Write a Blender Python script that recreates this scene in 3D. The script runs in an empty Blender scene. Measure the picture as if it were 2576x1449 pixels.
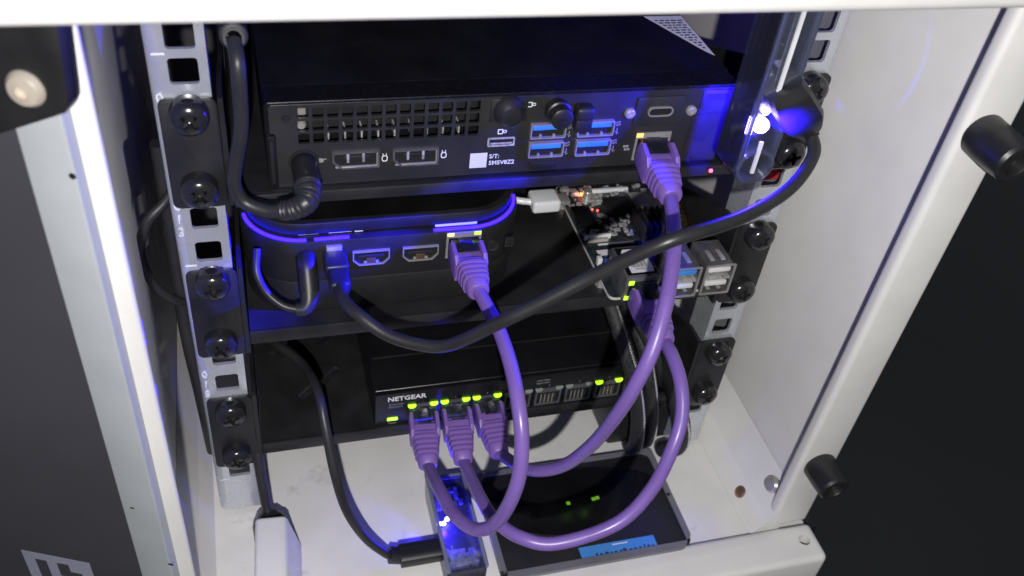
import bpy, bmesh, math, random
from mathutils import Vector, Matrix

# ------------------------------------------------------------------ camera, world, light
scn = bpy.context.scene
col = scn.collection
S = 0.001                      # everything below is written in millimetres
cam_d = bpy.data.cameras.new("camera")
cam = bpy.data.objects.new("camera", cam_d); col.objects.link(cam)
def _rot(a, b, c):
    return Matrix.Rotation(a, 3, 'Z') @ Matrix.Rotation(b, 3, 'X') @ Matrix.Rotation(c, 3, 'Y')
_R = _rot(-0.34866772, -0.712753379, -0.136984092)
RIGHT, FWD, UP = _R.col[0].copy(), _R.col[1].copy(), _R.col[2].copy()
CAM = Vector((-100.59, -291.77, 151.83)) * S
cam.matrix_world = Matrix.Translation(CAM) @ Matrix((RIGHT, UP, -FWD)).transposed().to_4x4()
cam_d.sensor_width = 36.0
cam_d.lens = 36.0 * 2351.64 / 2576.0
cam_d.clip_start = 0.005; cam_d.clip_end = 30
cam_d.dof.use_dof = True; cam_d.dof.focus_distance = 0.385; cam_d.dof.aperture_fstop = 14.0
scn.camera = cam

world = bpy.data.worlds.new("World"); scn.world = world; world.use_nodes = True
_bg = world.node_tree.nodes["Background"]
_bg.inputs[0].default_value = (0.80, 0.88, 1.0, 1); _bg.inputs[1].default_value = 0.13

def lamp(name, loc, color, watts, radius):
    l = bpy.data.lights.new(name, 'POINT'); l.color = color; l.energy = watts; l.shadow_soft_size = radius * S
    o = bpy.data.objects.new(name, l); col.objects.link(o); o.location = loc; return o
def spot(name, loc, to, color, watts, half, radius, blend=0.5):
    l = bpy.data.lights.new(name, 'SPOT'); l.color = color; l.energy = watts; l.shadow_soft_size = radius * S
    l.spot_size = math.radians(half * 2); l.spot_blend = blend
    o = bpy.data.objects.new(name, l); col.objects.link(o); o.location = Vector(loc) * S
    o.rotation_euler = (Vector(to) - Vector(loc)).to_track_quat('-Z', 'Y').to_euler(); return o
# one small hard lamp just behind and below the lens
lamp("flash_lamp", CAM + RIGHT * 0.020 + UP * -0.056 + FWD * -0.10, (1.0, 0.980, 0.978), 10.5, 4.0)
scn.view_settings.view_transform = 'Standard'; scn.view_settings.look = 'None'
scn.view_settings.exposure = 0.0; scn.view_settings.gamma = 1.0
scn.cycles.use_denoising = True
scn.cycles.max_bounces = 8; scn.cycles.transparent_max_bounces = 16
scn.cycles.sample_clamp_indirect = 4.0

# ------------------------------------------------------------------ materials
def nd(nt, t, **k):
    n = nt.nodes.new(t)
    for a, v in k.items(): setattr(n, a, v)
    return n
def mat(name, base, rough=0.5, metal=0.0, var=0.06, rvar=0.08, scale=60, bump=0.0, bscale=900, spec=0.5, coat=0.0, dirt=None):
    """principled surface with fine procedural colour, gloss and relief variation"""
    m = bpy.data.materials.new(name); m.use_nodes = True
    nt = m.node_tree; p = nt.nodes["Principled BSDF"]
    p.inputs["Metallic"].default_value = metal
    p.inputs["Specular IOR Level"].default_value = spec
    p.inputs["Coat Weight"].default_value = coat
    tc = nd(nt, 'ShaderNodeTexCoord')
    nz = nd(nt, 'ShaderNodeTexNoise'); nz.inputs["Scale"].default_value = scale; nz.inputs["Detail"].default_value = 6
    nt.links.new(tc.outputs["Object"], nz.inputs["Vector"])
    cr = nd(nt, 'ShaderNodeValToRGB')
    lo = [max(0, c * (1 - var * 2)) for c in base]; hi = [min(1, c * (1 + var * 2)) for c in base]
    cr.color_ramp.elements[0].position = 0.3; cr.color_ramp.elements[1].position = 0.7
    cr.color_ramp.elements[0].color = (*lo, 1); cr.color_ramp.elements[1].color = (*hi, 1)
    nt.links.new(nz.outputs[0], cr.inputs[0])
    out = cr.outputs[0]
    if dirt:
        n2 = nd(nt, 'ShaderNodeTexNoise'); n2.inputs["Scale"].default_value = dirt[1]; n2.inputs["Detail"].default_value = 9
        n2.inputs["Roughness"].default_value = 0.72
        nt.links.new(tc.outputs["Object"], n2.inputs["Vector"])
        r2 = nd(nt, 'ShaderNodeValToRGB'); r2.color_ramp.elements[0].position = dirt[2]; r2.color_ramp.elements[1].position = dirt[2] + 0.06
        nt.links.new(n2.outputs[0], r2.inputs[0])
        mx = nd(nt, 'ShaderNodeMixRGB'); mx.inputs[2].default_value = (*dirt[0], 1)
        sc = nd(nt, 'ShaderNodeMath', operation='MULTIPLY'); sc.inputs[1].default_value = dirt[3]
        nt.links.new(r2.outputs[0], sc.inputs[0]); nt.links.new(sc.outputs[0], mx.inputs[0]); nt.links.new(out, mx.inputs[1]); out = mx.outputs[0]
    nt.links.new(out, p.inputs["Base Color"])
    mr = nd(nt, 'ShaderNodeMapRange'); mr.inputs[1].default_value = 0.3; mr.inputs[2].default_value = 0.7
    mr.inputs[3].default_value = max(0.02, rough - rvar); mr.inputs[4].default_value = min(1, rough + rvar)
    nt.links.new(nz.outputs[0], mr.inputs[0]); nt.links.new(mr.outputs[0], p.inputs["Roughness"])
    if bump:
        n3 = nd(nt, 'ShaderNodeTexNoise'); n3.inputs["Scale"].default_value = bscale; n3.inputs["Detail"].default_value = 3
        nt.links.new(tc.outputs["Object"], n3.inputs["Vector"])
        b = nd(nt, 'ShaderNodeBump'); b.inputs["Strength"].default_value = bump; b.inputs["Distance"].default_value = 0.0004
        nt.links.new(n3.outputs[0], b.inputs["Height"]); nt.links.new(b.outputs[0], p.inputs["Normal"])
    return m
def emat(name, color, strength, base=(0.2, 0.2, 0.2)):
    m = mat(name, base, 0.3); p = m.node_tree.nodes["Principled BSDF"]
    p.inputs["Emission Color"].default_value = (*color, 1); p.inputs["Emission Strength"].default_value = strength
    return m
def clear(name, tint=(0.93, 0.95, 1.0), gloss=0.10, milk=0.04):
    """thin clear plastic: lets light straight through, reflects at grazing angles, slightly milky"""
    m = bpy.data.materials.new(name); m.use_nodes = True; nt = m.node_tree
    nt.nodes.remove(nt.nodes["Principled BSDF"]); out = nt.nodes["Material Output"]
    tr = nd(nt, 'ShaderNodeBsdfTransparent'); tr.inputs[0].default_value = (*tint, 1)
    gl = nd(nt, 'ShaderNodeBsdfGlossy'); gl.inputs["Roughness"].default_value = gloss
    df = nd(nt, 'ShaderNodeBsdfDiffuse'); df.inputs[0].default_value = (0.45, 0.48, 0.72, 1)  # blue glow of the lamps is put into the milky colour
    fr = nd(nt, 'ShaderNodeFresnel'); fr.inputs[0].default_value = 1.49
    nz = nd(nt, 'ShaderNodeTexNoise'); nz.inputs["Scale"].default_value = 220
    ml = nd(nt, 'ShaderNodeMath', operation='MULTIPLY'); ml.inputs[1].default_value = milk * 2
    nt.links.new(nz.outputs[0], ml.inputs[0])
    m1 = nd(nt, 'ShaderNodeMixShader'); m2 = nd(nt, 'ShaderNodeMixShader')
    nt.links.new(ml.outputs[0], m1.inputs[0]); nt.links.new(tr.outputs[0], m1.inputs[1]); nt.links.new(df.outputs[0], m1.inputs[2])
    nt.links.new(fr.outputs[0], m2.inputs[0]); nt.links.new(m1.outputs[0], m2.inputs[1]); nt.links.new(gl.outputs[0], m2.inputs[2])
    nt.links.new(m2.outputs[0], out.inputs[0]); return m

WHITE = mat("white_powder_coat", (0.70, 0.69, 0.66), 0.42, var=0.015, bump=0.10, bscale=1500, dirt=((0.30, 0.29, 0.27), 45, 0.68, 0.25))
FLOORW = mat("white_cabinet_floor", (0.66, 0.65, 0.62), 0.45, var=0.02, bump=0.12, bscale=1300, dirt=((0.28, 0.25, 0.21), 42, 0.60, 0.28))
DOORG = mat("door_frame_paint", (0.37, 0.39, 0.41), 0.38, var=0.02, bump=0.05)
GALV = mat("galvanised_steel", (0.58, 0.60, 0.63), 0.27, metal=0.55, var=0.03, rvar=0.08, scale=90, bump=0.06, bscale=700)
PCOAT = mat("black_powder_coat", (0.014, 0.014, 0.015), 0.48, var=0.15, bump=0.22, bscale=2600)
BLK = mat("black_plastic", (0.014, 0.014, 0.015), 0.42, var=0.12, bump=0.10, bscale=2400)
SATIN = mat("satin_black_plastic", (0.011, 0.011, 0.0115), 0.50, var=0.1, bump=0.20, bscale=3200)
GLOSS = mat("gloss_black", (0.006, 0.006, 0.007), 0.12, var=0.1, rvar=0.05)
CHAS = mat("black_chassis_paint", (0.0045, 0.0045, 0.005), 0.5, var=0.1, bump=0.10, bscale=2600, spec=0.25)
PANEL = mat("port_panel_black", (0.017, 0.017, 0.018), 0.50, var=0.08, bump=0.15, bscale=2600)
HOLE = mat("dark_recess", (0.003, 0.003, 0.003), 0.8, var=0.05)
SCREW = mat("black_oxide_screw", (0.022, 0.022, 0.023), 0.16, metal=0.30, var=0.1, spec=0.7)
STEEL = mat("plated_steel", (0.50, 0.485, 0.465), 0.28, metal=0.6, var=0.06)
BRASS = mat("copper_bolt", (0.45, 0.28, 0.18), 0.35, metal=0.9)
PUR = mat("purple_pvc", (0.180, 0.106, 0.365), 0.32, var=0.04, bump=0.05, bscale=1200)
PURB = mat("purple_boot", (0.190, 0.105, 0.360), 0.42, var=0.03, bump=0.06, bscale=1500)
BCAB = mat("black_cable_jacket", (0.022, 0.022, 0.023), 0.42, var=0.08, bump=0.08)
BRAID = mat("black_braid", (0.020, 0.020, 0.020), 0.6, var=0.4, scale=700, bump=0.5, bscale=1600)
THREAD = mat("braid_thread", (0.45, 0.45, 0.46), 0.5, var=0.2, scale=900)
USBBLUE = mat("usb_blue", (0.045, 0.24, 0.70), 0.4)
USBWHITE = mat("usb_white", (0.62, 0.62, 0.60), 0.4)
WPLAS = mat("white_plastic", (0.74, 0.74, 0.75), 0.25, var=0.01)
LABELW = mat("paper_label", (0.62, 0.62, 0.62), 0.7, var=0.03)
INK = mat("printed_ink", (0.06, 0.06, 0.06), 0.6)
PRINT = mat("white_print", (0.70, 0.71, 0.72), 0.6)
DIM = mat("grey_print", (0.24, 0.25, 0.26), 0.6)
PCB = mat("black_pcb", (0.022, 0.026, 0.030), 0.35, var=0.3, scale=350, bump=0.15, bscale=1200)
PCBEDGE = mat("pcb_edge", (0.50, 0.50, 0.44), 0.6)
SMD = mat("component_tin", (0.44, 0.435, 0.43), 0.35, metal=0.35, var=0.2, scale=500)
CHIP = mat("chip_epoxy", (0.012, 0.012, 0.013), 0.5)
DSTEEL = mat("dull_steel", (0.26, 0.255, 0.25), 0.32, metal=0.75, var=0.1, scale=200)
GOLD = mat("gold_contact", (0.75, 0.60, 0.32), 0.25, metal=1.0)
SMOKE = mat("smoked_glass", (0.052, 0.052, 0.062), 0.28, var=0.06, scale=12, rvar=0.06)
LOGO = mat("door_print", (0.26, 0.26, 0.34), 0.5, var=0.02)
STICK = mat("blue_sticker", (0.06, 0.24, 0.62), 0.45, var=0.03)
GREYRIM = mat("grey_rim", (0.20, 0.20, 0.225), 0.35, metal=0.3)
GROUND = mat("dark_floor", (0.014, 0.014, 0.0155), 0.42, var=0.12, scale=3)
CLEAR = clear("clear_acrylic"); FROST2 = clear("milky_edge", (0.85, 0.86, 0.95), 0.15, 0.30); FROST = clear("frosted_edge", (0.86, 0.88, 0.98), 0.15, 0.09); CLEARP = clear("clear_plug", (0.96, 0.97, 1.0), 0.06, 0.03)
LED_G = emat("green_led", (0.36, 1.0, 0.01), 2.2, (0.3, 0.5, 0.05))
REFL_G = emat("green_led_reflection", (0.35, 0.9, 0.02), 0.35, (0.1, 0.2, 0.02))
LED_O = emat("orange_led", (1.0, 0.32, 0.02), 3.0)
LED_GY = emat("lime_led", (0.75, 0.8, 0.05), 0.8)
LED_Y = emat("yellow_led", (1.0, 0.75, 0.08), 1.6)
LED_R = emat("red_led", (1.0, 0.05, 0.03), 6.0)
LED_RW = emat("warm_red_led", (1.0, 0.22, 0.16), 2.6)
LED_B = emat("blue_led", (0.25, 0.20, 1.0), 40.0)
LENS = mat("unlit_led_lens", (0.25, 0.27, 0.24), 0.25)

# ------------------------------------------------------------------ mesh helpers (millimetres in, metres out)
class G:
    def __init__(s): s.bm = bmesh.new()
    def _add(s, b):
        me = bpy.data.meshes.new("tmp"); b.to_mesh(me); b.free(); s.bm.from_mesh(me); bpy.data.meshes.remove(me); return s
    def box(s, x0, x1, y0, y1, z0, z1, bev=0.0, seg=2):
        b = bmesh.new(); bmesh.ops.create_cube(b, size=1)
        for v in b.verts:
            v.co = Vector(((x0 + x1) / 2 + v.co.x * (x1 - x0), (y0 + y1) / 2 + v.co.y * (y1 - y0), (z0 + z1) / 2 + v.co.z * (z1 - z0)))
        if bev: bmesh.ops.bevel(b, geom=b.edges[:], offset=bev, segments=seg, profile=0.5, affect='EDGES', clamp_overlap=True)
        return s._add(b)
    def ring(s, outer, inner, a, b, axis='y'):
        """frame between two outlines of equal point count, extruded from a to b"""
        f = lambda p, h: Vector((p[0], h, p[1])) if axis == 'y' else (Vector((p[0], p[1], h)) if axis == 'z' else Vector((h, p[0], p[1])))
        n = len(outer); bm = bmesh.new()
        oa = [bm.verts.new(f(p, a)) for p in outer]; ob = [bm.verts.new(f(p, b)) for p in outer]
        ia = [bm.verts.new(f(p, a)) for p in inner]; ib = [bm.verts.new(f(p, b)) for p in inner]
        for i in range(n):
            j = (i + 1) % n
            for q in ((oa[i], oa[j], ia[j], ia[i]), (ob[i], ob[j], ib[j], ib[i]), (oa[i], oa[j], ob[j], ob[i]), (ia[i], ia[j], ib[j], ib[i])):
                bm.faces.new(q)
        bmesh.ops.recalc_face_normals(bm, faces=bm.faces[:]); return s._add(bm)
    def prism(s, pts, a, b, axis='y', bev=0.0):
        f = lambda p, h: Vector((p[0], h, p[1])) if axis == 'y' else (Vector((p[0], p[1], h)) if axis == 'z' else Vector((h, p[0], p[1])))
        bm = bmesh.new(); A = [bm.verts.new(f(p, a)) for p in pts]; B = [bm.verts.new(f(p, b)) for p in pts]; n = len(pts)
        bm.faces.new(A); bm.faces.new(B)
        for i in range(n): bm.faces.new((A[i], A[(i + 1) % n], B[(i + 1) % n], B[i]))
        bmesh.ops.recalc_face_normals(bm, faces=bm.faces[:])
        if bev:
            ed = [e for e in bm.edges if len(e.link_faces) == 2 and e.calc_face_angle(0) > 0.6 and (len(e.link_faces[0].verts) > 4 or len(e.link_faces[1].verts) > 4 or n == 4)]
            bmesh.ops.bevel(bm, geom=ed, offset=bev, segments=2, profile=0.5, affect='EDGES', clamp_overlap=True)
        return s._add(bm)
    def tube(s, path, r, n=16, sub=6, sq=0.0, cap=True, flat=1.0):
        pts = spline(path, sub) if sub > 1 else [Vector(p) for p in path]
        m = len(pts); rr = r if callable(r) else (lambda t: r)
        bm = bmesh.new(); rings = []
        t0 = (pts[1] - pts[0]).normalized()
        up = Vector((0, 0, 1)) if abs(t0.z) < 0.9 else Vector((1, 0, 0))
        nrm = (up - t0 * up.dot(t0)).normalized()
        for i, p in enumerate(pts):
            t = (pts[min(i + 1, m - 1)] - pts[max(i - 1, 0)]).normalized()
            nrm = (nrm - t * nrm.dot(t)).normalized(); bn = t.cross(nrm); R = rr(i / (m - 1)); rg = []
            for k in range(n):
                a = 2 * math.pi * k / n; c, sn = math.cos(a), math.sin(a)
                q = 1.0
                if sq: q = (abs(c) ** (2 + sq * 6) + abs(sn) ** (2 + sq * 6)) ** (-1 / (2 + sq * 6))
                rg.append(bm.verts.new(p + (nrm * c * flat + bn * sn) * R * q))
            rings.append(rg)
        for a, b in zip(rings, rings[1:]):
            for k in range(n): bm.faces.new((a[k], a[(k + 1) % n], b[(k + 1) % n], b[k]))
        if cap: bm.faces.new(rings[0][::-1]); bm.faces.new(rings[-1])
        bmesh.ops.recalc_face_normals(bm, faces=bm.faces[:]); return s._add(bm)
    def lathe(s, prof, c, axis=(0, -1, 0), n=28):
        """profile of (radius, height) turned round an axis through c"""
        ax = Vector(axis).normalized(); u = ax.orthogonal().normalized(); w = ax.cross(u); c = Vector(c)
        bm = bmesh.new(); rings = []
        for r, h in prof:
            if r < 1e-6: rings.append([bm.verts.new(c + ax * h)])
            else: rings.append([bm.verts.new(c + ax * h + (u * math.cos(2 * math.pi * k / n) + w * math.sin(2 * math.pi * k / n)) * r) for k in range(n)])
        for a, b in zip(rings, rings[1:]):
            for k in range(n):
                j = (k + 1) % n
                if len(a) == 1 and len(b) == 1: continue
                if len(a) == 1: bm.faces.new((a[0], b[k], b[j]))
                elif len(b) == 1: bm.faces.new((a[k], a[j], b[0]))
                else: bm.faces.new((a[k], a[j], b[j], b[k]))
        bmesh.ops.recalc_face_normals(bm, faces=bm.faces[:]); return s._add(bm)
    def xform(s, M):
        s.bm.transform(M); return s
    def mesh(s, name, m):
        s.bm.transform(Matrix.Scale(S, 4)); me = bpy.data.meshes.new(name); s.bm.to_mesh(me); s.bm.free()
        for p in me.polygons: p.use_smooth = True
        me.set_sharp_from_angle(angle=math.radians(35)); me.materials.append(m); return me
    def obj(s, name, m, parent=None, **props):
        return link(name, s.mesh(name, m), parent, **props)
def link(name, me, parent=None, M=None, **props):
    o = bpy.data.objects.new(name, me); col.objects.link(o)
    if parent is not None:
        o.parent = parent
        if parent.type == 'EMPTY': o.matrix_parent_inverse = Matrix.Translation(-parent.location)
    if M is not None: o.matrix_basis = M
    for k, v in props.items(): o[k] = v
    return o
def thing(name, label, cat, loc, group=None):
    o = bpy.data.objects.new(name, None); col.objects.link(o); o.empty_display_size = 0.01
    o.location = Vector(loc) * S; o["label"] = label; o["category"] = cat
    if group: o["group"] = group
    return o
def spline(P, sub):
    P = [Vector(p) for p in P]; out = []
    Q = [P[0] * 2 - P[1]] + P + [P[-1] * 2 - P[-2]]
    for i in range(1, len(Q) - 2):
        a, b, c, d = Q[i - 1:i + 3]
        for k in range(sub):
            t = k / sub
            out.append(0.5 * ((2 * b) + (c - a) * t + (2 * a - 5 * b + 4 * c - d) * t * t + (3 * b - a - 3 * c + d) * t ** 3))
    out.append(P[-1]); return out
def rrect(x0, x1, z0, z1, r, n=4):
    out = []
    for cx, cz, a0 in ((x1 - r, z1 - r, 0), (x0 + r, z1 - r, 90), (x0 + r, z0 + r, 180), (x1 - r, z0 + r, 270)):
        for k in range(n):
            a = math.radians(a0 + 90 * k / (n - 1)); out.append((cx + r * math.cos(a), cz + r * math.sin(a)))
    return out
def rect_like(x0, x1, z0, z1, n=4):
    """rectangle outline with the same point count as rrect(..., n)"""
    out = []
    for (cx, cz), (ax, az), (bx, bz) in (((x1, z1), (x1, (z0 + z1) / 2), ((x0 + x1) / 2, z1)), ((x0, z1), ((x0 + x1) / 2, z1), (x0, (z0 + z1) / 2)),
                                         ((x0, z0), (x0, (z0 + z1) / 2), ((x0 + x1) / 2, z0)), ((x1, z0), ((x0 + x1) / 2, z0), (x1, (z0 + z1) / 2))):
        for k in range(n):
            t = k / (n - 1)
            if t < 0.5: out.append((ax + (cx - ax) * t * 2 * 0.999, az + (cz - az) * t * 2 * 0.999))
            else: out.append((cx + (bx - cx) * (t - 0.5) * 2 * 0.999, cz + (bz - cz) * (t - 0.5) * 2 * 0.999))
    # snap the points nearest a corner onto it
    for cx, cz in ((x1, z1), (x0, z1), (x0, z0), (x1, z0)):
        i = min(range(len(out)), key=lambda k: (out[k][0] - cx) ** 2 + (out[k][1] - cz) ** 2); out[i] = (cx, cz)
    return out
def inset(pts, d):
    cx = sum(p[0] for p in pts) / len(pts); cz = sum(p[1] for p in pts) / len(pts)
    w = max(abs(p[0] - cx) for p in pts); h = max(abs(p[1] - cz) for p in pts)
    return [(cx + (p[0] - cx) * (w - d) / w, cz + (p[1] - cz) * (h - d) / h) for p in pts]
def text(name, body, size, M, m, parent, align='CENTER', depth=0.12, bold=0.0, xs=1.0, spacing=1.0):
    """raised lettering; M maps text x,y (mm) into the scene (mm)"""
    c = bpy.data.curves.new("t", 'FONT'); c.body = body; c.size = size; c.align_x = align; c.align_y = 'CENTER'
    c.extrude = depth / 2; c.resolution_u = 2; c.offset = bold; c.space_character = spacing
    o = bpy.data.objects.new("t", c); col.objects.link(o)
    me = bpy.data.meshes.new_from_object(o); col.objects.unlink(o); bpy.data.objects.remove(o); bpy.data.curves.remove(c)
    me.transform(Matrix.Scale(S, 4) @ M @ Matrix.Diagonal((xs, 1, 1, 1))); me.materials.clear(); me.materials.append(m); me.name = name
    return link(name, me, parent)
def face_y(x, y, z, ang=0):     # text standing on a face that looks towards -Y
    return Matrix.Translation((x, y, z)) @ Matrix.Rotation(math.pi / 2, 4, 'X') @ Matrix.Rotation(ang, 4, 'Z')
def face_z(x, y, z, ang=0):
    return Matrix.Translation((x, y, z)) @ Matrix.Rotation(ang, 4, 'Z')
def boolean_cut(me, cutters):
    o = bpy.data.objects.new("b", me); col.objects.link(o); tmp = []
    for c in cutters:
        k = bpy.data.objects.new("k", c); col.objects.link(k); tmp.append(k)
        md = o.modifiers.new("x", 'BOOLEAN'); md.operation = 'DIFFERENCE'; md.object = k; md.solver = 'EXACT'
    bpy.context.view_layer.update()
    r = bpy.data.meshes.new_from_object(o.evaluated_get(bpy.context.evaluated_depsgraph_get()))
    for k in tmp + [o]: col.objects.unlink(k); bpy.data.objects.remove(k)
    for p in r.polygons: p.use_smooth = True
    r.set_sharp_from_angle(angle=math.radians(35)); return r

# ------------------------------------------------------------------ ground outside the cabinet
g = G(); g.box(-3000, 3000, -3000, 3000, -304, -300)
g.obj("ground", GROUND, None, kind="structure", label="dark floor in the shade beyond the cabinet")

# ------------------------------------------------------------------ the cabinet
cab = thing("rack_cabinet", "white steel ten inch rack cabinet with its front open", "cabinet", (0, 0, -298))
FL = -250.0
G().box(-164, 165, -62.2, 200, FL - 6, FL, 0.5).obj("floor_panel", FLOORW, cab)
G().box(-154, -147, -56.3, 200, FL + 0.2, 58, 0.6).obj("side_wall", WHITE, cab)
G().box(148.5, 152, -47.9, 200, FL + 0.2, 58, 0.6).obj("side_wall", WHITE, cab)
G().box(-154, 152, 200.2, 203, FL, 58).obj("rear_wall", mat("grey_rear_panel", (0.05, 0.05, 0.055), 0.6), cab)
G().box(-164, 165, -62, 203, 58.2, 62, 0.8).obj("roof_panel", WHITE, cab)
G().box(-146.8, -137.6, -62, -59, FL + 0.3, 49.7, 1.6, 4).obj("front_post", WHITE, cab)
G().box(142, 163.7, -62, -54.6, -245.2, 49.7, 2.6, 4).obj("front_post", WHITE, cab)
G().box(147.9, 163.5, -54.4, -48.1, FL + 0.3, 49.5).obj("seam_gasket", mat("grey_gasket", (0.50, 0.48, 0.52), 0.7), cab)
G().box(-164, 165, -84, -62.4, 50, 76, 3.0, 4).obj("top_bar", WHITE, cab)
sill = G().box(-164, 165.2, -84.5, -62.4, -270, -245, 3.4, 4).mesh("front_sill", WHITE)
cut = G().lathe([(0, 6), (3.1, 6), (3.1, -8), (0, -8)], (156.8, -72.6, -245), (0, 0, 1), 24).mesh("cut", HOLE)
sill = boolean_cut(sill, [cut]); so = link("front_sill", sill, cab)
G().lathe([(0, 0), (3.6, 0), (3.6, -0.8), (0, -0.8)], (156.8, -72.6, -251.6), (0, 0, 1), 20).obj("hole_liner", GREYRIM, so)
# base the cabinet stands on
G().box(-158, 176, -60, 200, -300, FL - 6.2, 1.0).obj("base_plinth", PCOAT, cab)
# side ledges on the floor
for sx in (1, -1):
    g = G().prism([(132, FL + 0.2), (148.3, FL + 0.2), (148.3, -219), (140.2, -239.2), (139.2, -240.4)] if sx > 0 else
                  [(-133, FL + 0.2), (-146.8, FL + 0.2), (-146.8, -219), (-139.6, -239.2), (-138.8, -240.4)], -61.8, 195, 'y')
    g.obj("floor_ledge", WHITE, cab)
    if sx > 0: led = [o for o in cab.children if o.name.startswith("floor_ledge")][-1]
G().lathe([(0, 0.8), (2.4, 0.7), (3.4, 0.2), (3.5, -0.4), (0, -0.4)], (136.1, -38.5, -244.6), (-.8, 0, .6)).obj("copper_bolt", BRASS, led)
G().lathe([(0, 3.4), (3.4, 3.0), (4.4, 1.8), (4.4, 0), (0, 0)], (145.0, -49.2, -226.4), (-.92, 0, .39)).obj("zinc_bolt", STEEL, led)

# rubber knobs on the right post
for x, z, L in ((150.6, -7.0, 20.0), (153.0, -195.0, 16.0)):
    k = G().lathe([(0, -0.2), (7.6, -0.2), (8.2, 0.8), (8.0, L * .45), (7.9, L * .5), (8.0, L * .55), (7.6, L - 1.2), (6.6, L), (4.6, L), (4.2, L - 0.8), (4.0, L - 3.4), (0, L - 3.4)], (x, -62.2, z)).obj("rubber_knob", BLK, cab)
    G().lathe([(0, 0.9), (1.4, 0.9), (2.6, 0.5), (2.8, 0), (0, 0)], (x, -62.2 - L + 3.4, z)).obj("knob_screw", SCREW, k)

# rails with square holes
U = 44.45
def rail(sx):
    g = G(); w = 4.75
    hs = []
    for k in range(-1, 6):
        for f in (0.143, 0.5, 0.857): hs.append(-U * (k + f))
    hs = [h for h in hs if -220 < h < 50]
    X = lambda a: a * sx
    tops = [55] + [(a + b) / 2 for a, b in zip(hs, hs[1:])] + [-224]
    xi, xo = sorted((X(111.8), X(126.0)))
    for i, h in enumerate(hs):
        zt, zb = tops[i], tops[i + 1]
        hx = X(118.26)
        inner = rrect(hx - w, hx + w, h - w, h + w, 1.3, 5); outer = rect_like(xi, xo, zb, zt, 5)
        g.ring(outer, inner, 0.0, 1.6)
    g.box(xi, xo, 0.0, 1.6, -246, -224)
    # rolled outer edge and return flange, inner flange
    o = [(X(126.0), 0.0), (X(127.6), 0.45), (X(128.9), 1.6), (X(129.6), 3.2), (X(129.8), 5.2), (X(129.8), 26), (X(128.2), 26), (X(128.2), 5.2), (X(127.6), 2.9), (X(126.0), 1.6)]
    g.prism(o, -246, 55, 'z')
    g.box(*sorted((X(111.8), X(110.4))), 0.05, 16, -246, 55)
    return g.obj("rail", GALV, cab)
rl = rail(-1); rr_ = rail(1)
for kk in range(0, 6):
    G().box(-127.6, -123.4, -0.12, 0.1, -U * kk - 0.35, -U * kk + 0.35).obj("unit_tick", PRINT, rl)
for kk, num in ((0.5, "012"), (1.5, "013"), (2.5, "014"), (3.5, "015"), (4.5, "016")):
    z = -U * kk
    for i, ch in enumerate(num):
        text("unit_number", ch, 5.6, face_y(-127.0, -0.05, z + 6 - 6 * i, 0) @ Matrix.Rotation(math.radians(-18), 4, 'Y'), PRINT, rl, depth=0.5)

# the glass door, swung right round past the side
H0 = Vector((-145.5, -66, 0)); du = Vector((-.917, .398, 0)).normalized(); dn = Vector((-du.y, du.x, 0)) * -1
if dn.y > 0: dn = -dn
DM = Matrix(((du.x, -dn.x, 0, H0.x), (du.y, -dn.y, 0, H0.y), (0, 0, 1, 0), (0, 0, 0, 1)))   # x along the door, y away from the viewer, z up
door = G().box(-0.4, 13.6, 0, 7, -262, 62, 0.8, 3).box(-0.4, 150, 0.3, 6.7, -262, -246, 0.8).xform(DM).obj("door", DOORG, cab)
G().box(13.2, 150, 2.0, 6.0, -246, 60).xform(DM).obj("glass_pane", SMOKE, door)
bp_ = [(-10.5, 64), (22, 64), (22, 10.6), (15.4, 12.4), (-2.5, 21.4), (-5.6, 23.0), (-7.0, 25.6), (-7.4, 29)]
G().prism(bp_, -6.0, -0.2, 'y', 0.8).xform(DM).obj("hinge_plate", BLK, door)
G().lathe([(0, 1.2), (1.3, 1.3), (1.6, 2.4), (3.8, 1.9), (4.8, 0.7), (4.9, 0), (0, 0)], (2.8, -6.0, 28.5)).xform(DM).obj("hinge_screw", mat("nickel_screw", (0.62, 0.55, 0.46), .32, metal=.4), door)
G().lathe([(0, 0.12), (1.0, 0.12), (1.0, 0), (0, 0)], (0.5, 0.0, -0.5), n=16).xform(DM).obj("frame_hole", HOLE, door)
for u_, z_, w_ in ((9.4, -151.4, 1.8), (-0.6, -185.8, 2.4)):
    G().lathe([(0, 0.1), (w_ * .5, 0.1), (w_ * .5, 0), (0, 0)], (0, 0, 0), n=12).xform(DM @ Matrix.Translation((u_, 0, z_)) @ Matrix.Diagonal((1, 1, .45, 1))).obj("paint_chip", HOLE, door)
# printed emblem: a light square with cut-out bars
lg = G()
for x0, x1, z0, z1 in ((61.2, 66.0, -236, -205.2), (36.8, 66.0, -205.2, -200.6), (51.9, 56.2, -236, -205.2), (36.8, 41.9, -236, -205.2), (41.9, 46.7, -210.4, -205.2), (41.9, 51.9, -236, -215.2)):
    lg.box(x0, x1, 1.85, 1.98, z0, z1)
lg.xform(DM).obj("emblem", LOGO, door)

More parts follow.
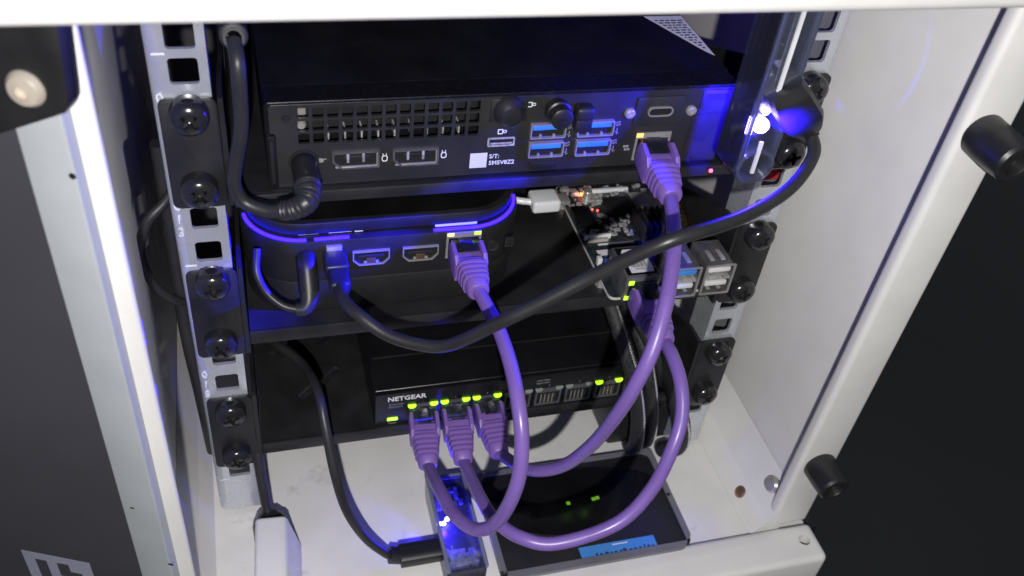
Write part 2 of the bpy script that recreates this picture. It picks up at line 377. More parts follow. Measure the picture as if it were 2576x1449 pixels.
# ------------------------------------------------------------------ shelves
sc = G().lathe([(0, -1), (6.5, -1), (6.6, 0), (6.6, 3.8), (6.2, 5.2), (5.0, 6.3), (3.0, 7.0), (0, 7.2)], (0, 0, 0)).mesh("screw", SCREW)
kx = G().box(-3.3, 3.3, -9, -4.2, -0.75, 0.75).mesh("k", SCREW); kz = G().box(-0.75, 0.75, -9, -4.0, -3.3, 3.3).mesh("k", SCREW)
kc = G().lathe([(0, 9), (2.0, 9), (1.5, 4.4), (0, 3.6)], (0, 0, 0), n=12).mesh("k", SCREW)
sc = boolean_cut(sc, [kx, kz, kc])
def shelf(label, zt, zb, plate, depth, holes, slots=()):
    t = thing("rack_shelf", label, "shelf", (0, 60, plate - 7), "black steel shelves screwed to the rails")
    if slots:
        # plate with two slanted ventilation slots
        me = G().box(-106.5, 106.5, 0.8, depth, plate - 1.6, plate).mesh("plate", PCOAT)
        cs = []
        for (x, y, L, a) in slots:
            cs.append(G().box(-L / 2, L / 2, -2.0, 2.0, -4, 4, 1.0).xform(Matrix.Translation((x, y, plate)) @ Matrix.Rotation(a, 4, 'Z')).mesh("c", PCOAT))
        link("plate", boolean_cut(me, cs), t)
    else:
        G().box(-106.5, 106.5, 0.8, depth, plate - 1.6, plate).obj("plate", PCOAT, t)
    G().box(-106.8, 106.8, -0.9, 0.7, plate - (5.0 if plate > -60 else 6.9), plate, 0.35).obj("front_lip", PCOAT, t)
    for sx in (-1, 1):
        xa, xb = sorted((sx * 109.0, sx * 128.0))
        e = G().prism(rrect(xa, xb, zb, zt, 2.6, 5), -2.2, -0.2, 'y', 0.3).obj("mounting_ear", PCOAT, t)
        xc, xd = sorted((sx * 107.0, sx * 108.8))
        G().prism([(-2.0, zt), (10, zt), (depth * .62, plate + 3), (depth, plate + 3), (depth, plate - 1.6), (-2.0, zb)], xc, xd, 'x').obj("side_gusset", PCOAT, t)
        for z in holes:
            rz = Matrix.Translation(Vector((sx * 118.26, -2.2, z)) * S) @ Matrix.Rotation(math.radians(random.Random(z * sx).uniform(0, 90)), 4, 'Y')
            link("screw", sc, t, rz)
    return t
sh1 = shelf("uppermost black shelf, holding the desktop computer", -15.8, -60.2, -57.3, 180, (-20.6, -50.8))
sh2 = shelf("middle black shelf, holding the round cornered mini computer and circuit board", -91, -137.2, -126.5, 150, (-95.3, -127.6))
sh3 = shelf("lowest black shelf, holding the network switch above the cabinet floor", -164, -210.0, -199.0, 150, (-170.4, -200.2),
            ((-71.0, 38.0, 13, 0.85), (-82.6, 29.4, 12, 0.75), (-95, 62, 13, 0.8), (-70, 66, 13, 0.8)))

# ------------------------------------------------------------------ port builders
def usb_a(parent, x0, x1, z0, z1, y, tongue, name="usb_port"):
    o = rrect(x0, x1, z0, z1, 0.7, 4)
    p = G().ring(o, inset(o, 0.55), y - 0.7, y + 5, 'y').obj(name, STEEL, parent)
    G().box(x0 + .4, x1 - .4, y + .55, y + .8, z0 + .4, z1 - .4).obj("socket_recess", HOLE, p)
    zm = (z0 + z1) / 2
    G().box(x0 + 1.0, x1 - 1.2, y - 0.3, y + 4, zm + 0.5, z1 - 0.9, 0.2).obj("tongue", tongue, p)
    for f in (0.3, 0.68):
        xx = x0 + (x1 - x0) * f
        G().box(xx - .5, xx + .5, y - 0.4, y + 3, z0 + 0.5, z0 + 1.7, 0.3).obj("spring_contact", STEEL, p)
    return p
def dp_port(parent, x0, x1, z0, z1, y):
    c = 3.2
    o = [(x0 + c, z0), (x1, z0), (x1, z1), (x0, z1), (x0, z0 + c)]
    cx, cz = (x0 + x1) / 2, (z0 + z1) / 2
    i = [(cx + (a - cx) * .92, cz + (b - cz) * .82) for a, b in o]
    p = G().ring(o, i, y - 1.3, y + 1).obj("display_port", DSTEEL, parent)
    G().prism(i, y - .25, y - .05).obj("socket_recess", HOLE, p)
    G().box(x0 + 1.0, x1 - .8, y - 1.15, y - .3, z0 + .45, z0 + 1.15, .15).box(x1 - 1.1, x1 - .5, y - 1.1, y - .3, z0 + .8, z1 - .6, .1).obj("bright_lip", STEEL, p)
    G().box(x0 + 4, x1 - 3.4, y - .9, y - .3, cz + .2, cz + 2.0, .2).obj("tongue", SATIN, p)
    for f in (.33, .66):
        G().box(x0 + (x1 - x0) * f - .5, x0 + (x1 - x0) * f + .5, y - 1.1, y - .2, cz - 1.0, z1 - .6, .2).obj("spring_contact", SMD, p)
def hdmi(parent, x0, x1, z0, z1, y):
    c = 2.6
    o = [(x0 + c, z0), (x1 - c, z0), (x1, z0 + c * 1.1), (x1, z1), (x0, z1), (x0, z0 + c * 1.1)]
    cx, cz = (x0 + x1) / 2, (z0 + z1) / 2
    i = [(cx + (a - cx) * .94, cz + (b - cz) * .84) for a, b in o]
    p = G().ring(o, i, y - 1.0, y + 1).obj("hdmi_port", STEEL, parent)
    G().prism(i, y - .2, y - .02).obj("socket_recess", HOLE, p)
    G().box(x0 + 2.2, x1 - 2.2, y - .85, y - .2, cz + .3, cz + 1.5, .2).obj("tongue", PANEL, p)
    G().box(cx - 2.0, cx + 2.0, y - .7, y - .2, z0 + .7, cz - .2, .2).obj("latch_plate", mat("bronze", (.16, .11, .07), .4, metal=.6) if "bronze" not in bpy.data.materials else bpy.data.materials["bronze"], p)
    for f in (.34, .66):
        xx = x0 + (x1 - x0) * f
        G().box(xx - .7, xx + .7, y - .9, y - .1, z0 + .9, z0 + 2.1, .3).obj("spring_contact", STEEL, p)
def rj45(parent, x, z, y, w=13.2, h=11.6, metal=STEEL, empty=False, name="ethernet_port"):
    o = rect_like(x - w / 2, x + w / 2, z - h / 2, z + h / 2); i = rect_like(x - w / 2 + .9, x + w / 2 - .9, z - h / 2 + 1.2, z + h / 2 - 2.6)
    p = G().ring(o, i, y - 0.6, y + 9).obj(name, metal, parent)
    G().box(x - w / 2 + .6, x + w / 2 - .6, y - .2, y - .05, z - h / 2 + .8, z + h / 2 - 1).obj("socket_recess", HOLE, p)
    if empty:
        for k in range(8):
            xx = x - 3.5 + k
            G().prism([(y - .45, z - h / 2 + 1.4), (y - .2, z - h / 2 + 1.4), (y - .2, z + h / 2 - 4.2), (y - .3, z + h / 2 - 4.2)], xx - .22, xx + .22, 'x').obj("contact_pin", GOLD if k % 2 else STEEL, p)
    return p

# ------------------------------------------------------------------ desktop computer on the top shelf
pc = thing("desktop_computer", "slim black desktop computer, its rear ports facing out, on the uppermost shelf", "computer", (-2, 90, -57))
x0, x1, z0, z1, Y = -94.0, 89.4, -57.1, -19.6, 2.0
G().box(x0, x1, 11.5, 180, z0, z1, 1.2, 3).obj("chassis", CHAS, pc)
RIM = mat("gloss_rim_paint", (0.006, 0.006, 0.0065), 0.26, var=0.08, rvar=0.04, scale=300, spec=0.5)  # smoother than the chassis paint, with slight noise
G().ring(rrect(x0, x1, z0, z1, 1.8, 5), rrect(x0 + 1.5, x1 - 1.5, z0 + 1.0, z1 - 1.5, 1.0, 5), 0.6, 11.6).obj("rim", RIM, pc)
G().tube([(x0 + 1.6, .62, z1 - .28), (x1 - 1.6, .62, z1 - .28)], .32, 8, 1).tube([(x0 + 2.4, .62, z1 - 1.35), (x1 - 2.4, .62, z1 - 1.35)], .2, 8, 1).obj("rim_bead", RIM, pc)
g = G(); gx0, gx1, gz0, gz1 = -83.2, -15.2, -38.6, -22.8
for a, b, c, d in ((x0 + 1.4, gx0, z0 + .9, z1 - 1.4), (gx1, x1 - 1.4, z0 + .9, z1 - 1.4), (gx0, gx1, z0 + .9, gz0), (gx0, gx1, gz1, z1 - 1.4)):
    g.box(a, b, Y, Y + 1.5, c, d)
g.obj("rear_panel", PANEL, pc)
g = G(); nC, nR = 13, 3; pw = (gx1 - gx0) / nC; ph = (gz1 - gz0) / nR
for c in range(nC):
    for r in range(nR):
        if r == 2 and c in (2, 9): pass
        a0, a1 = gx0 + c * pw, gx0 + (c + 1) * pw; c0, c1 = gz0 + r * ph, gz0 + (r + 1) * ph
        g.ring(rect_like(a0, a1, c0, c1), rrect(a0 + .62, a1 - .62, c0 + .48, c1 - .48, .5), Y + .05, Y + 1.4)
g.obj("vent_grille", PANEL, pc)
G().box(gx0, gx1, 10.5, 11.4, gz0, gz1).obj("vent_cavity", HOLE, pc)
for i in range(9):
    G().box(-72 + i * 6.1, -71.4 + i * 6.1, 4.4, 10, gz0 + .4, gz0 + 4.2).obj("heatsink_fin", SMD, pc)
G().box(-82.3, -79.3, 4.4, 9, -27.6, -23.4, .4).obj("fan_bracket", STEEL, pc)
G().lathe([(0, 1.4), (1.4, 1.3), (1.9, .5), (1.9, 0), (0, 0)], (-81.2, 4.6, -31.2)).obj("fan_screw", STEEL, pc)
G().lathe([(0, .5), (1.4, .5), (1.5, 0), (0, 0)], (-86.5, Y, -27.3), n=18).obj("thread_hole", HOLE, pc)
# left latch rail
l = G().prism(rrect(-93.8, -90.6, -56, -33, 1.0), -.2, 2.0, 'y', .3).obj("lock_latch", CHAS, pc)
G().box(-92.9, -91.6, -.5, 0, -53, -35, .3).obj("latch_groove", HOLE, l)
dp_port(pc, -70.8, -53.4, -49.3, -42.0, Y); dp_port(pc, -48.4, -30.9, -49.6, -42.3, Y)
for xx in (-51.3, -28.7):
    G().ring(rrect(xx - 1.1, xx + 1.1, -47.6, -44.8, .9), rrect(xx - .75, xx + .75, -47.2, -45.2, .6), Y - .1, Y + .02).box(xx - .8, xx - .5, Y - .1, Y + .02, -44.8, -44.0).box(xx + .5, xx + .8, Y - .1, Y + .02, -44.8, -44.0).obj("port_icon", PRINT, pc)
G().prism(rrect(-76.2, -73.8, -46.4, -44.6, .8), Y - .1, Y + .02).box(-73.8, -72.9, Y - .1, Y + .02, -45.2, -44.8).box(-77.2, -76.2, Y - .1, Y + .02, -45.7, -45.3).obj("port_icon", DIM, pc)
# service tag label (its square code left blank)
G().box(-18.2, -11.4, Y - .12, Y + .02, -53.0, -46.3).obj("tag_patch", LABELW, pc)
text("tag_lettering", "S/T:", 2.6, face_y(-10.6, Y - .05, -48.2), PRINT, pc, 'LEFT', bold=.04)
text("tag_lettering", "5M5V8Z2", 2.6, face_y(-10.6, Y - .05, -51.2), PRINT, pc, 'LEFT', bold=.04)
# thumb latch, audio slot, thumbscrew, antenna tab
G().lathe([(0, 5.0), (3.5, 4.6), (5.5, 2.8), (6.4, .4), (6.4, 0), (0, 0)], (-4.8, Y, -27.8)).box(-12, 2.5, Y - .8, Y, -32.6, -22.6, .35).obj("release_latch", BLK, pc)
G().lathe([(0, 9.5), (3.2, 9.5), (4.3, 8.9), (4.4, 5.0), (5.0, 4.6), (5.0, 2.4), (4.4, 2), (4.4, 0), (0, 0)], (13.8, Y, -27.6)).box(12.0, 15.6, Y - 10.0, Y - 9.4, -27.9, -27.3).obj("thumb_screw", BLK, pc)
G().box(20.8, 28.4, Y - 5.5, Y, -31.5, -25.6, 1.6, 3).box(21.2, 28.0, Y - 5.0, Y, -36.5, -30.5, .6).obj("cable_clip", SATIN, pc)
def lock_icon(x, z):
    G().ring(rrect(x - 1.6, x + .6, z - 1.1, z + 1.1, .3), rrect(x - 1.2, x + .2, z - .7, z + .7, .2), Y - .1, Y + .02).ring(rrect(x + .6, x + 2.0, z - .7, z + .7, .6), rrect(x + .9, x + 1.7, z - .4, z + .4, .35), Y - .1, Y + .02).obj("lock_icon", PRINT, pc)
lock_icon(3.7, -25.8); lock_icon(-6.6, -37.1)
G().ring(rrect(-11.9, -1.0, -43.6, -39.6, .6), rrect(-11.2, -1.7, -42.9, -40.3, .4), Y - .35, Y + .02).box(-10.8, -2.1, Y - .2, Y, -42.6, -41.9).obj("card_slot", SMD, pc)
G().box(-11.3, -1.6, Y - .05, Y + .03, -43.0, -40.2).obj("slot_opening", HOLE, pc)
for a, b, c, d in ((4.6, 19.0, -40.5, -34.0), (23.8, 39.0, -40.7, -33.9), (4.8, 19.2, -49.2, -42.3), (24.2, 39.0, -49.6, -42.5)):
    usb_a(pc, a, b, c, d, Y - .9, USBBLUE)
for xx, zz in ((20.9, -37.6), (40.9, -37.4), (20.9, -45.7), (40.8, -45.8)):
    text("speed_mark", "SS", 2.5, face_y(xx, Y - .05, zz + 1.3, -math.pi / 2 + .12), DIM, pc)
    G().box(xx - .15, xx + .15, Y - .1, Y + .02, zz - 3.6, zz - .7).box(xx - .9, xx + .2, Y - .1, Y + .02, zz - 2.5, zz - 2.25).box(xx, xx + .9, Y - .1, Y + .02, zz - 3.1, zz - 2.85).obj("speed_mark", DIM, pc)
G().prism(rrect(6.4, 17.4, -55.4, -51.8, .6), Y - .6, Y, 'y', .2).obj("vent_slot", SATIN, pc)
G().prism(rrect(47.1, 67.6, -37.4, -24.6, 1.2), Y - .7, Y + .02, 'y', .2).obj("option_plate", PANEL, pc)
o = rrect(52.0, 62.8, -33.0, -28.8, 2.05, 6)
uc = G().ring(o, inset(o, .5), Y - 1.6, Y).obj("usb_c_port", STEEL, pc)
G().prism(inset(o, .45), Y - 1.0, Y - .75).obj("socket_recess", HOLE, uc)
for xx, zz in ((44.9, -31.6), (71.2, -31.6)):
    G().lathe([(0, .7), (.9, .7), (1.1, 1.5), (2.0, 1.1), (2.3, .3), (2.3, 0), (0, 0)], (xx, Y, zz)).obj("panel_screw", STEEL, pc)
for k, (dx, dz) in enumerate(((-1, .6), (.2, .6), (-.4, -.9), (.9, -.9))):
    G().box(46.6 + dx - .55, 46.6 + dx + .55, Y - .1, Y + .02, -47.6 + dz - .5, -47.6 + dz + .5).obj("network_icon", DIM, pc)
rj45(pc, 57.3, -47.3, Y, 15.2, 12.8)
G().box(49.8, 52.6, Y - .8, Y - .55, -42.7, -40.9).obj("port_lamp", LED_O, pc)
G().prism(rrect(74.6, 87.0, -31.5, -22.8, .6), Y - .5, Y + .02, 'y', .15).obj("antenna_plate", PANEL, pc)
G().box(76.6, 85.6, Y - .65, Y - .45, -27.4, -24.4).obj("antenna_slot", HOLE, pc)
G().box(79.2, 83.4, Y - .2, Y + .02, -34.6, -33.0).box(76.6, 81, Y - .2, Y + .02, -46.5, -44.0).obj("antenna_slot", HOLE, pc)
G().prism(rrect(76.8, 84.6, -56.0, -53.6, .4), Y - .5, Y, 'y', .2).obj("vent_slot", SATIN, pc)
G().ring(rrect(72.5, 87.4, -52.5, -33.5, .8), rrect(73.1, 86.8, -51.9, -34.1, .6), Y - .35, Y + .02).obj("antenna_frame", PANEL, pc)
# barrel jack surround
G().lathe([(0, .4), (5.4, .4), (5.6, 0), (0, 0)], (-81.0, Y, -46.0)).obj("power_jack", HOLE, pc)
G().box(-76.0, -74.4, Y - .25, Y, -55.2, -51.6, .1).obj("jack_key", HOLE, pc)
# service label on the lid, its corner towards the right
st = G().prism([(70.5, 60), (88.2, 60), (88.2, 23.6), (85.5, 27.5)], -19.58, -19.5, 'z').obj("lid_label", LABELW, pc)
rnd = random.Random(3)
for r in range(13):
    yy = 27.5 + r * 2.3; xa = max(70.5 + (60 - yy) * .46 + 1.2, 71); xx = xa
    while xx < 86.6:
        L = min(rnd.uniform(.8, 2.6), 87.2 - xx)
        G().box(xx, xx + L, yy, yy + 1.15, -19.5, -19.47).obj("label_print", INK, st); xx += L + .7

# ------------------------------------------------------------------ mini computer on the middle shelf
mp = thing("mini_computer", "round cornered black mini computer with display ports, on the middle shelf", "computer", (-47, 60, -126.5))
bx0, bx1, by0, by1 = -106.2, 12.4, 8.0, 118.0
def rr2(d, r=24): return rrect(bx0 + d, bx1 - d, by0 + d, by1 - d, r - d, 12)
G().prism(rr2(.7), -126.3, -109.9, 'z', .8).obj("base", SATIN, mp)
G().prism(rr2(.0), -109.5, -88.6, 'z', .5).obj("body", SATIN, mp)
G().prism(rr2(9, 26), -88.7, -84, 'z').obj("core", CHAS, mp)
G().prism(rr2(2.4, 25), -86.6, -81.0, 'z', .7).obj("lid", SATIN, mp)
G().prism(rr2(4.6, 26), -81.05, -80.6, 'z').obj("lid_inlay", CHAS, mp)
# blue light on the ledge below the lid, put in as glowing tubes
LEDGE_GLOW = emat("blue_ledge_glow", (0.010, 0.0025, 1.0), 14.0, (0.02, 0.02, 0.2))
ol = rr2(1.3, 25)
def strip(keep):
    P_ = [p for p in ol if keep(p)]; P_.sort(key=lambda p: math.atan2(p[1] - 63, p[0] + 47))
    g_ = G(); g_.tube([(a_, b_, -88.2) for a_, b_ in P_], .75, 6, 3); g_.obj("ledge_glow", LEDGE_GLOW, mp)
strip(lambda p: p[1] < 32 and p[0] < -70); strip(lambda p: p[1] < 32 and p[0] > -24)
G().tube([(-78, by0 + 1.3, -88.2), (-64, by0 + 1.3, -88.2)], .75, 6, 1).obj("ledge_glow", LEDGE_GLOW, mp)
G().tube([(-29, by0 + 1.3, -88.2), (-12, by0 + 1.3, -88.2)], .75, 6, 1).obj("ledge_glow", LEDGE_GLOW, mp)
# parts visible in the slot below the lid
G().box(-72, -62.5, 12.5, 18, -88.2, -84.8, .2).box(-61.5, -58, 12.0, 17, -88.2, -85.2, .2).obj("circuit_part", WPLAS, mp)
G().box(-84, -76, 12.5, 18, -88.2, -85.0, .2).obj("circuit_part", SMD, mp)
G().box(-28, -10, 11.2, 18, -88.2, -84.9, .2).obj("circuit_part", LABELW, mp)
hdmi(mp, -62.9, -47.6, -102.3, -94.8, by0); hdmi(mp, -42.1, -26.9, -102.3, -94.8, by0)
rj45(mp, -16.2, -95.8, by0, 15.0, 13.4)
G().box(-23.4, -20.6, by0 - .9, by0 - .6, -90.6, -89.1).obj("port_lamp", LED_Y, mp)
G().box(-11.8, -9.0, by0 - .9, by0 - .6, -90.6, -89.1).obj("port_lamp", LED_G, mp)
G().lathe([(1.7, .1), (2.4, .3), (2.6, 0), (2.6, -2), (1.7, -2)], (-2.8, by0 + .1, -98.4)).obj("audio_jack", PANEL, mp)
G().lathe([(0, .12), (1.7, .12), (1.7, 0), (0, 0)], (-2.8, by0, -98.4), n=18).obj("jack_hole", HOLE, mp)
G().ring(rect_like(2.6, 6.4, -100.0, -95.2), rect_like(3.1, 5.9, -99.5, -95.7), by0 + .7, by0 + 2).obj("lock_slot", PANEL, mp)
G().box(3.0, 6.0, by0 + 1.2, by0 + 1.5, -99.6, -95.6).obj("lock_hole", HOLE, mp)

# ------------------------------------------------------------------ single board computer on the middle shelf
pi = thing("single_board_computer", "bare black circuit board with stacked usb sockets on standoffs, on the middle shelf", "circuit board", (75, 30, -126.5))
PX0, PX1, PY0, PY1, PZ = 47.0, 103.0, -13.0, 72.0, -116.2
G().prism(rrect(PX0, PX1, PY0, PY1, 3, 5), PZ - 1.5, PZ, 'z', .15).obj("board", PCB, pi)
G().ring(rrect(PX0 - .15, PX1 + .15, PY0 - .15, PY1 + .15, 3, 5), rrect(PX0 + .25, PX1 - .25, PY0 + .25, PY1 - .25, 2.8, 5), PZ - 1.45, PZ - .1, 'z').obj("board_edge", PCBEDGE, pi)
for x, y in ((51, 7), (99, 7), (51, 68), (99, 68)):
    G().lathe([(0, 0), (2.6, 0), (2.6, 8.7), (0, 8.7)], (x, y, -126.4), (0, 0, 1), 6).obj("standoff", STEEL, pi)
    if y > 50: G().lathe([(0, 1.8), (1.6, 1.7), (2.6, .8), (2.7, 0), (0, 0)], (x, y, PZ), (0, 0, 1), 18).obj("board_screw", STEEL, pi)
# ethernet jack
ej = G().box(51.3, 67.3, -16.0, 5.2, PZ + .05, PZ + 13.4, .3).obj("ethernet_jack", DSTEEL, pi)
G().box(53.0, 65.6, -16.3, -15.9, PZ + 1.6, PZ + 10.8).obj("socket_recess", HOLE, ej)
G().box(52.4, 66.2, -14.2, 4.0, PZ + 13.4, PZ + 13.55).obj("jack_shade", GLOSS, ej)
G().prism([(54.5, -13), (64.8, -13), (65.6, -11), (65.6, 1.0), (64, 2.8), (55.6, 2.8), (54.5, 1.0)], PZ + 13.56, PZ + 13.68, 'z').obj("jack_label", LABELW, ej)
for i in range(12):
    a = 56 + i * .62
    G().box(a, a + (.35 if i % 3 else .2), -9.5, -4.0, PZ + 13.68, PZ + 13.74).obj("barcode_line", INK, ej)
text("jack_lettering", "0YMJ2", 2.0, face_z(59.8, -10.9, PZ + 13.72), INK, ej, depth=.06)
G().box(51.9, 54.6, -16.5, -16.2, PZ + 1.2, PZ + 3.2).obj("link_lamp", LED_G, ej)
G().box(52.6, 55.0, -16.5, -16.2, PZ + 9.6, PZ + 11.6).obj("link_lamp", LED_G, ej)
def usb_stack(x0, top, bot):
    x1_ = x0 + 13.2; zt = PZ + 15.8
    p = G().ring(rrect(x0, x1_, PZ + .1, zt, .5), rrect(x0 + .5, x1_ - .5, PZ + .6, zt - .5, .3), -16.4, 1.6).obj("usb_socket_stack", DSTEEL, pi)
    G().box(x0 + .3, x1_ - .3, -8, 1.4, PZ + .4, zt - .3).obj("socket_recess", HOLE, p)
    G().ring(rrect(x0 - .7, x1_ + .7, PZ - .6, zt + .6, .7), rrect(x0 + .2, x1_ - .2, PZ + .3, zt - .2, .3), -16.7, -16.1).obj("flared_rim", STEEL, p)
    G().box(x0 + .4, x1_ - .4, -15.8, -8, PZ + 7.3, PZ + 8.5, .2).obj("divider", SMD, p)
    for zz, mm in ((PZ + 11.9, top), (PZ + 4.0, bot)):
        G().box(x0 + 1.3, x1_ - 1.3, -15.9, -6, zz, zz + 2.2, .25).obj("tongue", mm, p)
        for f in (.3, .7):
            G().box(x0 + 13.2 * f - .9, x0 + 13.2 * f + .9, -15.6, -10, zz - 2.6, zz - 1.6, .3).obj("spring_contact", STEEL, p)
    for f in (.3, .7):
        G().prism([(-12.5, zt + .02), (-11.5, zt + .5), (-5, zt + .1), (-5, zt)], x0 + 13.2 * f - 1.0, x0 + 13.2 * f + 1.0, 'x').obj("top_spring", STEEL, p)
usb_stack(72.4, USBBLUE, USBWHITE); usb_stack(88.9, USBWHITE, USBWHITE)
# chips, header, connectors
G().box(67.5, 80.5, 45, 58, PZ, PZ + 1.6, .2).obj("processor", CHIP, pi)
hs_ = G().box(76, 97, 24, 40.5, PZ, PZ + 2.0, .2).obj("memory_heatsink", CHIP, pi)
for k in range(7): G().box(76 + k * 3.1, 77.4 + k * 3.1, 24, 40.5, PZ + 2.0, PZ + 7.5, .15).obj("fin", CHIP, hs_)
G().box(82.5, 97, 47, 61, PZ, PZ + 1.3, .3).obj("radio_shield", SMD, pi)
hd = G().box(98.2, 102.8, 13, 64, PZ, PZ + 2.6, .2).obj("pin_header", BLK, pi)
for k in range(20):
    for dx in (99.2, 101.7): G().box(dx - .3, dx + .3, 13.9 + k * 2.54, 14.5 + k * 2.54, PZ + 2.6, PZ + 8.4).obj("pin", GOLD, hd)
G().box(48.0, 57.5, 36.5, 50.5, PZ, PZ + 3.0, .2).obj("hdmi_socket", GLOSS, pi)
G().box(48.2, 61.5, 27.6, 29.0, PZ, PZ + 2.6, .2).obj("camera_connector", PRINT, pi)
G().box(49.4, 59.5, 25.4, 27.4, PZ, PZ + 1.6, .2).obj("camera_latch", mat("tan_latch", (0.40, 0.36, 0.31), .5), pi)
G().box(53.8, 72.0, 23.2, 24.4, PZ, PZ + .15).obj("silkscreen_bar", PRINT, pi)
G().box(51.5, 73.5, 15.8, 19.6, PZ + .02, PZ + .2).obj("white_label", LABELW, pi)
G().box(62.5, 83.5, 63.6, 65.4, PZ, PZ + 2.0, .2).obj("display_connector", PRINT, pi)
g = G()
for k in range(16): g.box(54 + k * 1.25, 54.6 + k * 1.25, 13.8, 15.4, PZ, PZ + .4)
g.obj("chip_pins", STEEL, pi, kind="stuff")
G().box(53, 74, 6.5, 13.8, PZ, PZ + 1.0, .15).obj("usb_controller", mat("blue_grey_chip", (0.03, 0.035, 0.05), .35), pi)
G().box(48.2, 50.4, 8.6, 11.4, PZ, PZ + 4.2, .3).obj("jumper", USBWHITE, pi)
G().box(51.6, 54.0, 8.8, 11.0, PZ, PZ + 2.6, .3).obj("jumper", mat("blue_part", (0.03, 0.08, 0.35), .4), pi)
rnd = random.Random(11); g = G()
for k in range(260):
    x, y = rnd.uniform(49, 97), rnd.uniform(19, 69)
    if 66 < x < 82 and 44 < y < 60 or 75 < x < 98 and 23 < y < 42 or 81 < x < 98 and 46 < y < 62 or x < 58.5 and 35 < y < 52 or 15 < y < 29 and x < 75: continue
    a, b = rnd.choice(((.9, .5), (.6, 1.1), (1.6, .9), (.5, .5), (1.0, 1.0))); g.box(x - a, x + a, y - b, y + b, PZ, PZ + rnd.uniform(.4, 1.3))
g.obj("small_components", SMD, pi, kind="stuff")
G().lathe([(0, 5), (2.0, 5), (2.3, 4.6), (2.3, 0), (0, 0)], (60, 60, PZ), (0, 0, 1), 16).obj("capacitor", STEEL, pi)
for x, m_ in ((56.0, LED_RW), (58.8, LED_Y), (61.6, LED_GY)):
    G().box(x - 1.1, x + 1.1, 62.0, 64.2, PZ, PZ + 1.1, .2).obj("lamp_or_reflection", m_, pi)
lamp("status_lamp_glow", Vector((57.5, 62.5, PZ + 2.6)) * S, (1.0, 0.10, 0.06), 0.0005, 1.0)
for x, y in ((59.8, 50.6), (62.2, 49.4)): G().box(x - .4, x + .4, y - .3, y + .3, PZ, PZ + .7).obj("lamp_or_reflection", LED_R, pi)

# ------------------------------------------------------------------ network switch on the bottom shelf
sw = thing("network_switch", "flat black eight port network switch with green lamps, on the lowest shelf", "network switch", (21, 50, -199))
SX0, SX1, SZ0, SZ1, SY = -54.2, 96.2, -198.7, -176.2, 0.6
SWB = mat("switch_body", (0.007, 0.007, 0.008), .30, var=.1, bump=.08, bscale=2200)
G().box(SX0, SX1, SY + 2.2, 101, SZ0, SZ1, .8, 3).obj("housing", SWB, sw)
G().prism(rrect(SX0 + .3, SX1 - .3, SZ0 + .3, SZ1 - .4, .6), SY, SY + 2.2, 'y', .25).obj("front_bezel", SWB, sw)
G().prism([(SX0 + 2, 24), (SX1 - 2, 24), (SX1 - 2, 24.6), (SX0 + 2, 24.6)], SZ1, SZ1 + .25, 'z').obj("lid_ridge", PANEL, sw)
text("brand_lettering", "NETGEAR", 4.0, face_y(-39.0, SY - .05, -180.6), PRINT, sw, bold=.09, xs=1.05)
text("lid_lettering", "NETGEAR", 14.0, face_z(23, 47.5, SZ1 + .08), PRINT, sw, bold=.2)
text("small_lettering", "Green=Link", 1.5, face_y(-47.6, SY - .05, -184.2), DIM, sw, 'LEFT')
text("small_lettering", "Blink=ACT", 1.5, face_y(-47.6, SY - .05, -186.1), DIM, sw, 'LEFT')
text("small_lettering", "Power", 1.5, face_y(-45.6, SY - .05, -197.4), DIM, sw)
text("small_lettering", "Left=1000M", 1.4, face_y(28.6, SY - .05, -180.3), DIM, sw)
text("small_lettering", "Right=100M", 1.4, face_y(28.6, SY - .05, -182.2), DIM, sw)
text("model_lettering", "GS308", 2.6, face_y(84.6, SY - .05, -182.0), PRINT, sw, 'LEFT', bold=.05)
G().prism(rrect(-48.2, -43.2, -195.4, -193.4, .3), SY - .25, SY + .02).obj("power_lamp", LED_G, sw)
for i in range(8):
    cx = -31.2 + 15.85 * i
    pt = rj45(sw, cx, -192.0, SY, 13.4, 11.8, mat("port_shell", (0.17, 0.17, 0.175), .35, metal=.6) if i == 0 else bpy.data.materials["port_shell"], empty=i in (3, 4, 5, 6, 7), name="ethernet_port")
    lit = {0: (1, 1), 1: (1, 1), 2: (1, 1), 3: (0, 0), 4: (0, 0), 5: (0, 0), 6: (1, 1), 7: (0, 1)}[i]
    for sx, on in ((-1, lit[0]), (1, lit[1])):
        xx = cx + sx * 5.3
        pts = [(xx - 1.9, -185.7), (xx + 1.9, -185.7), (xx + 1.9, -186.3), (xx + 1.5, -187.0), (xx + .8, -187.5), (xx - .8, -187.5), (xx - 1.5, -187.0), (xx - 1.9, -186.3)]
        G().prism(pts, SY - 1.1, SY + .1, 'y', .15).obj("port_lamp", LED_G if on else LENS, pt)
    text("port_digit", str(i + 1), 1.3, face_y(cx, SY - .05, -184.3), DIM, sw)

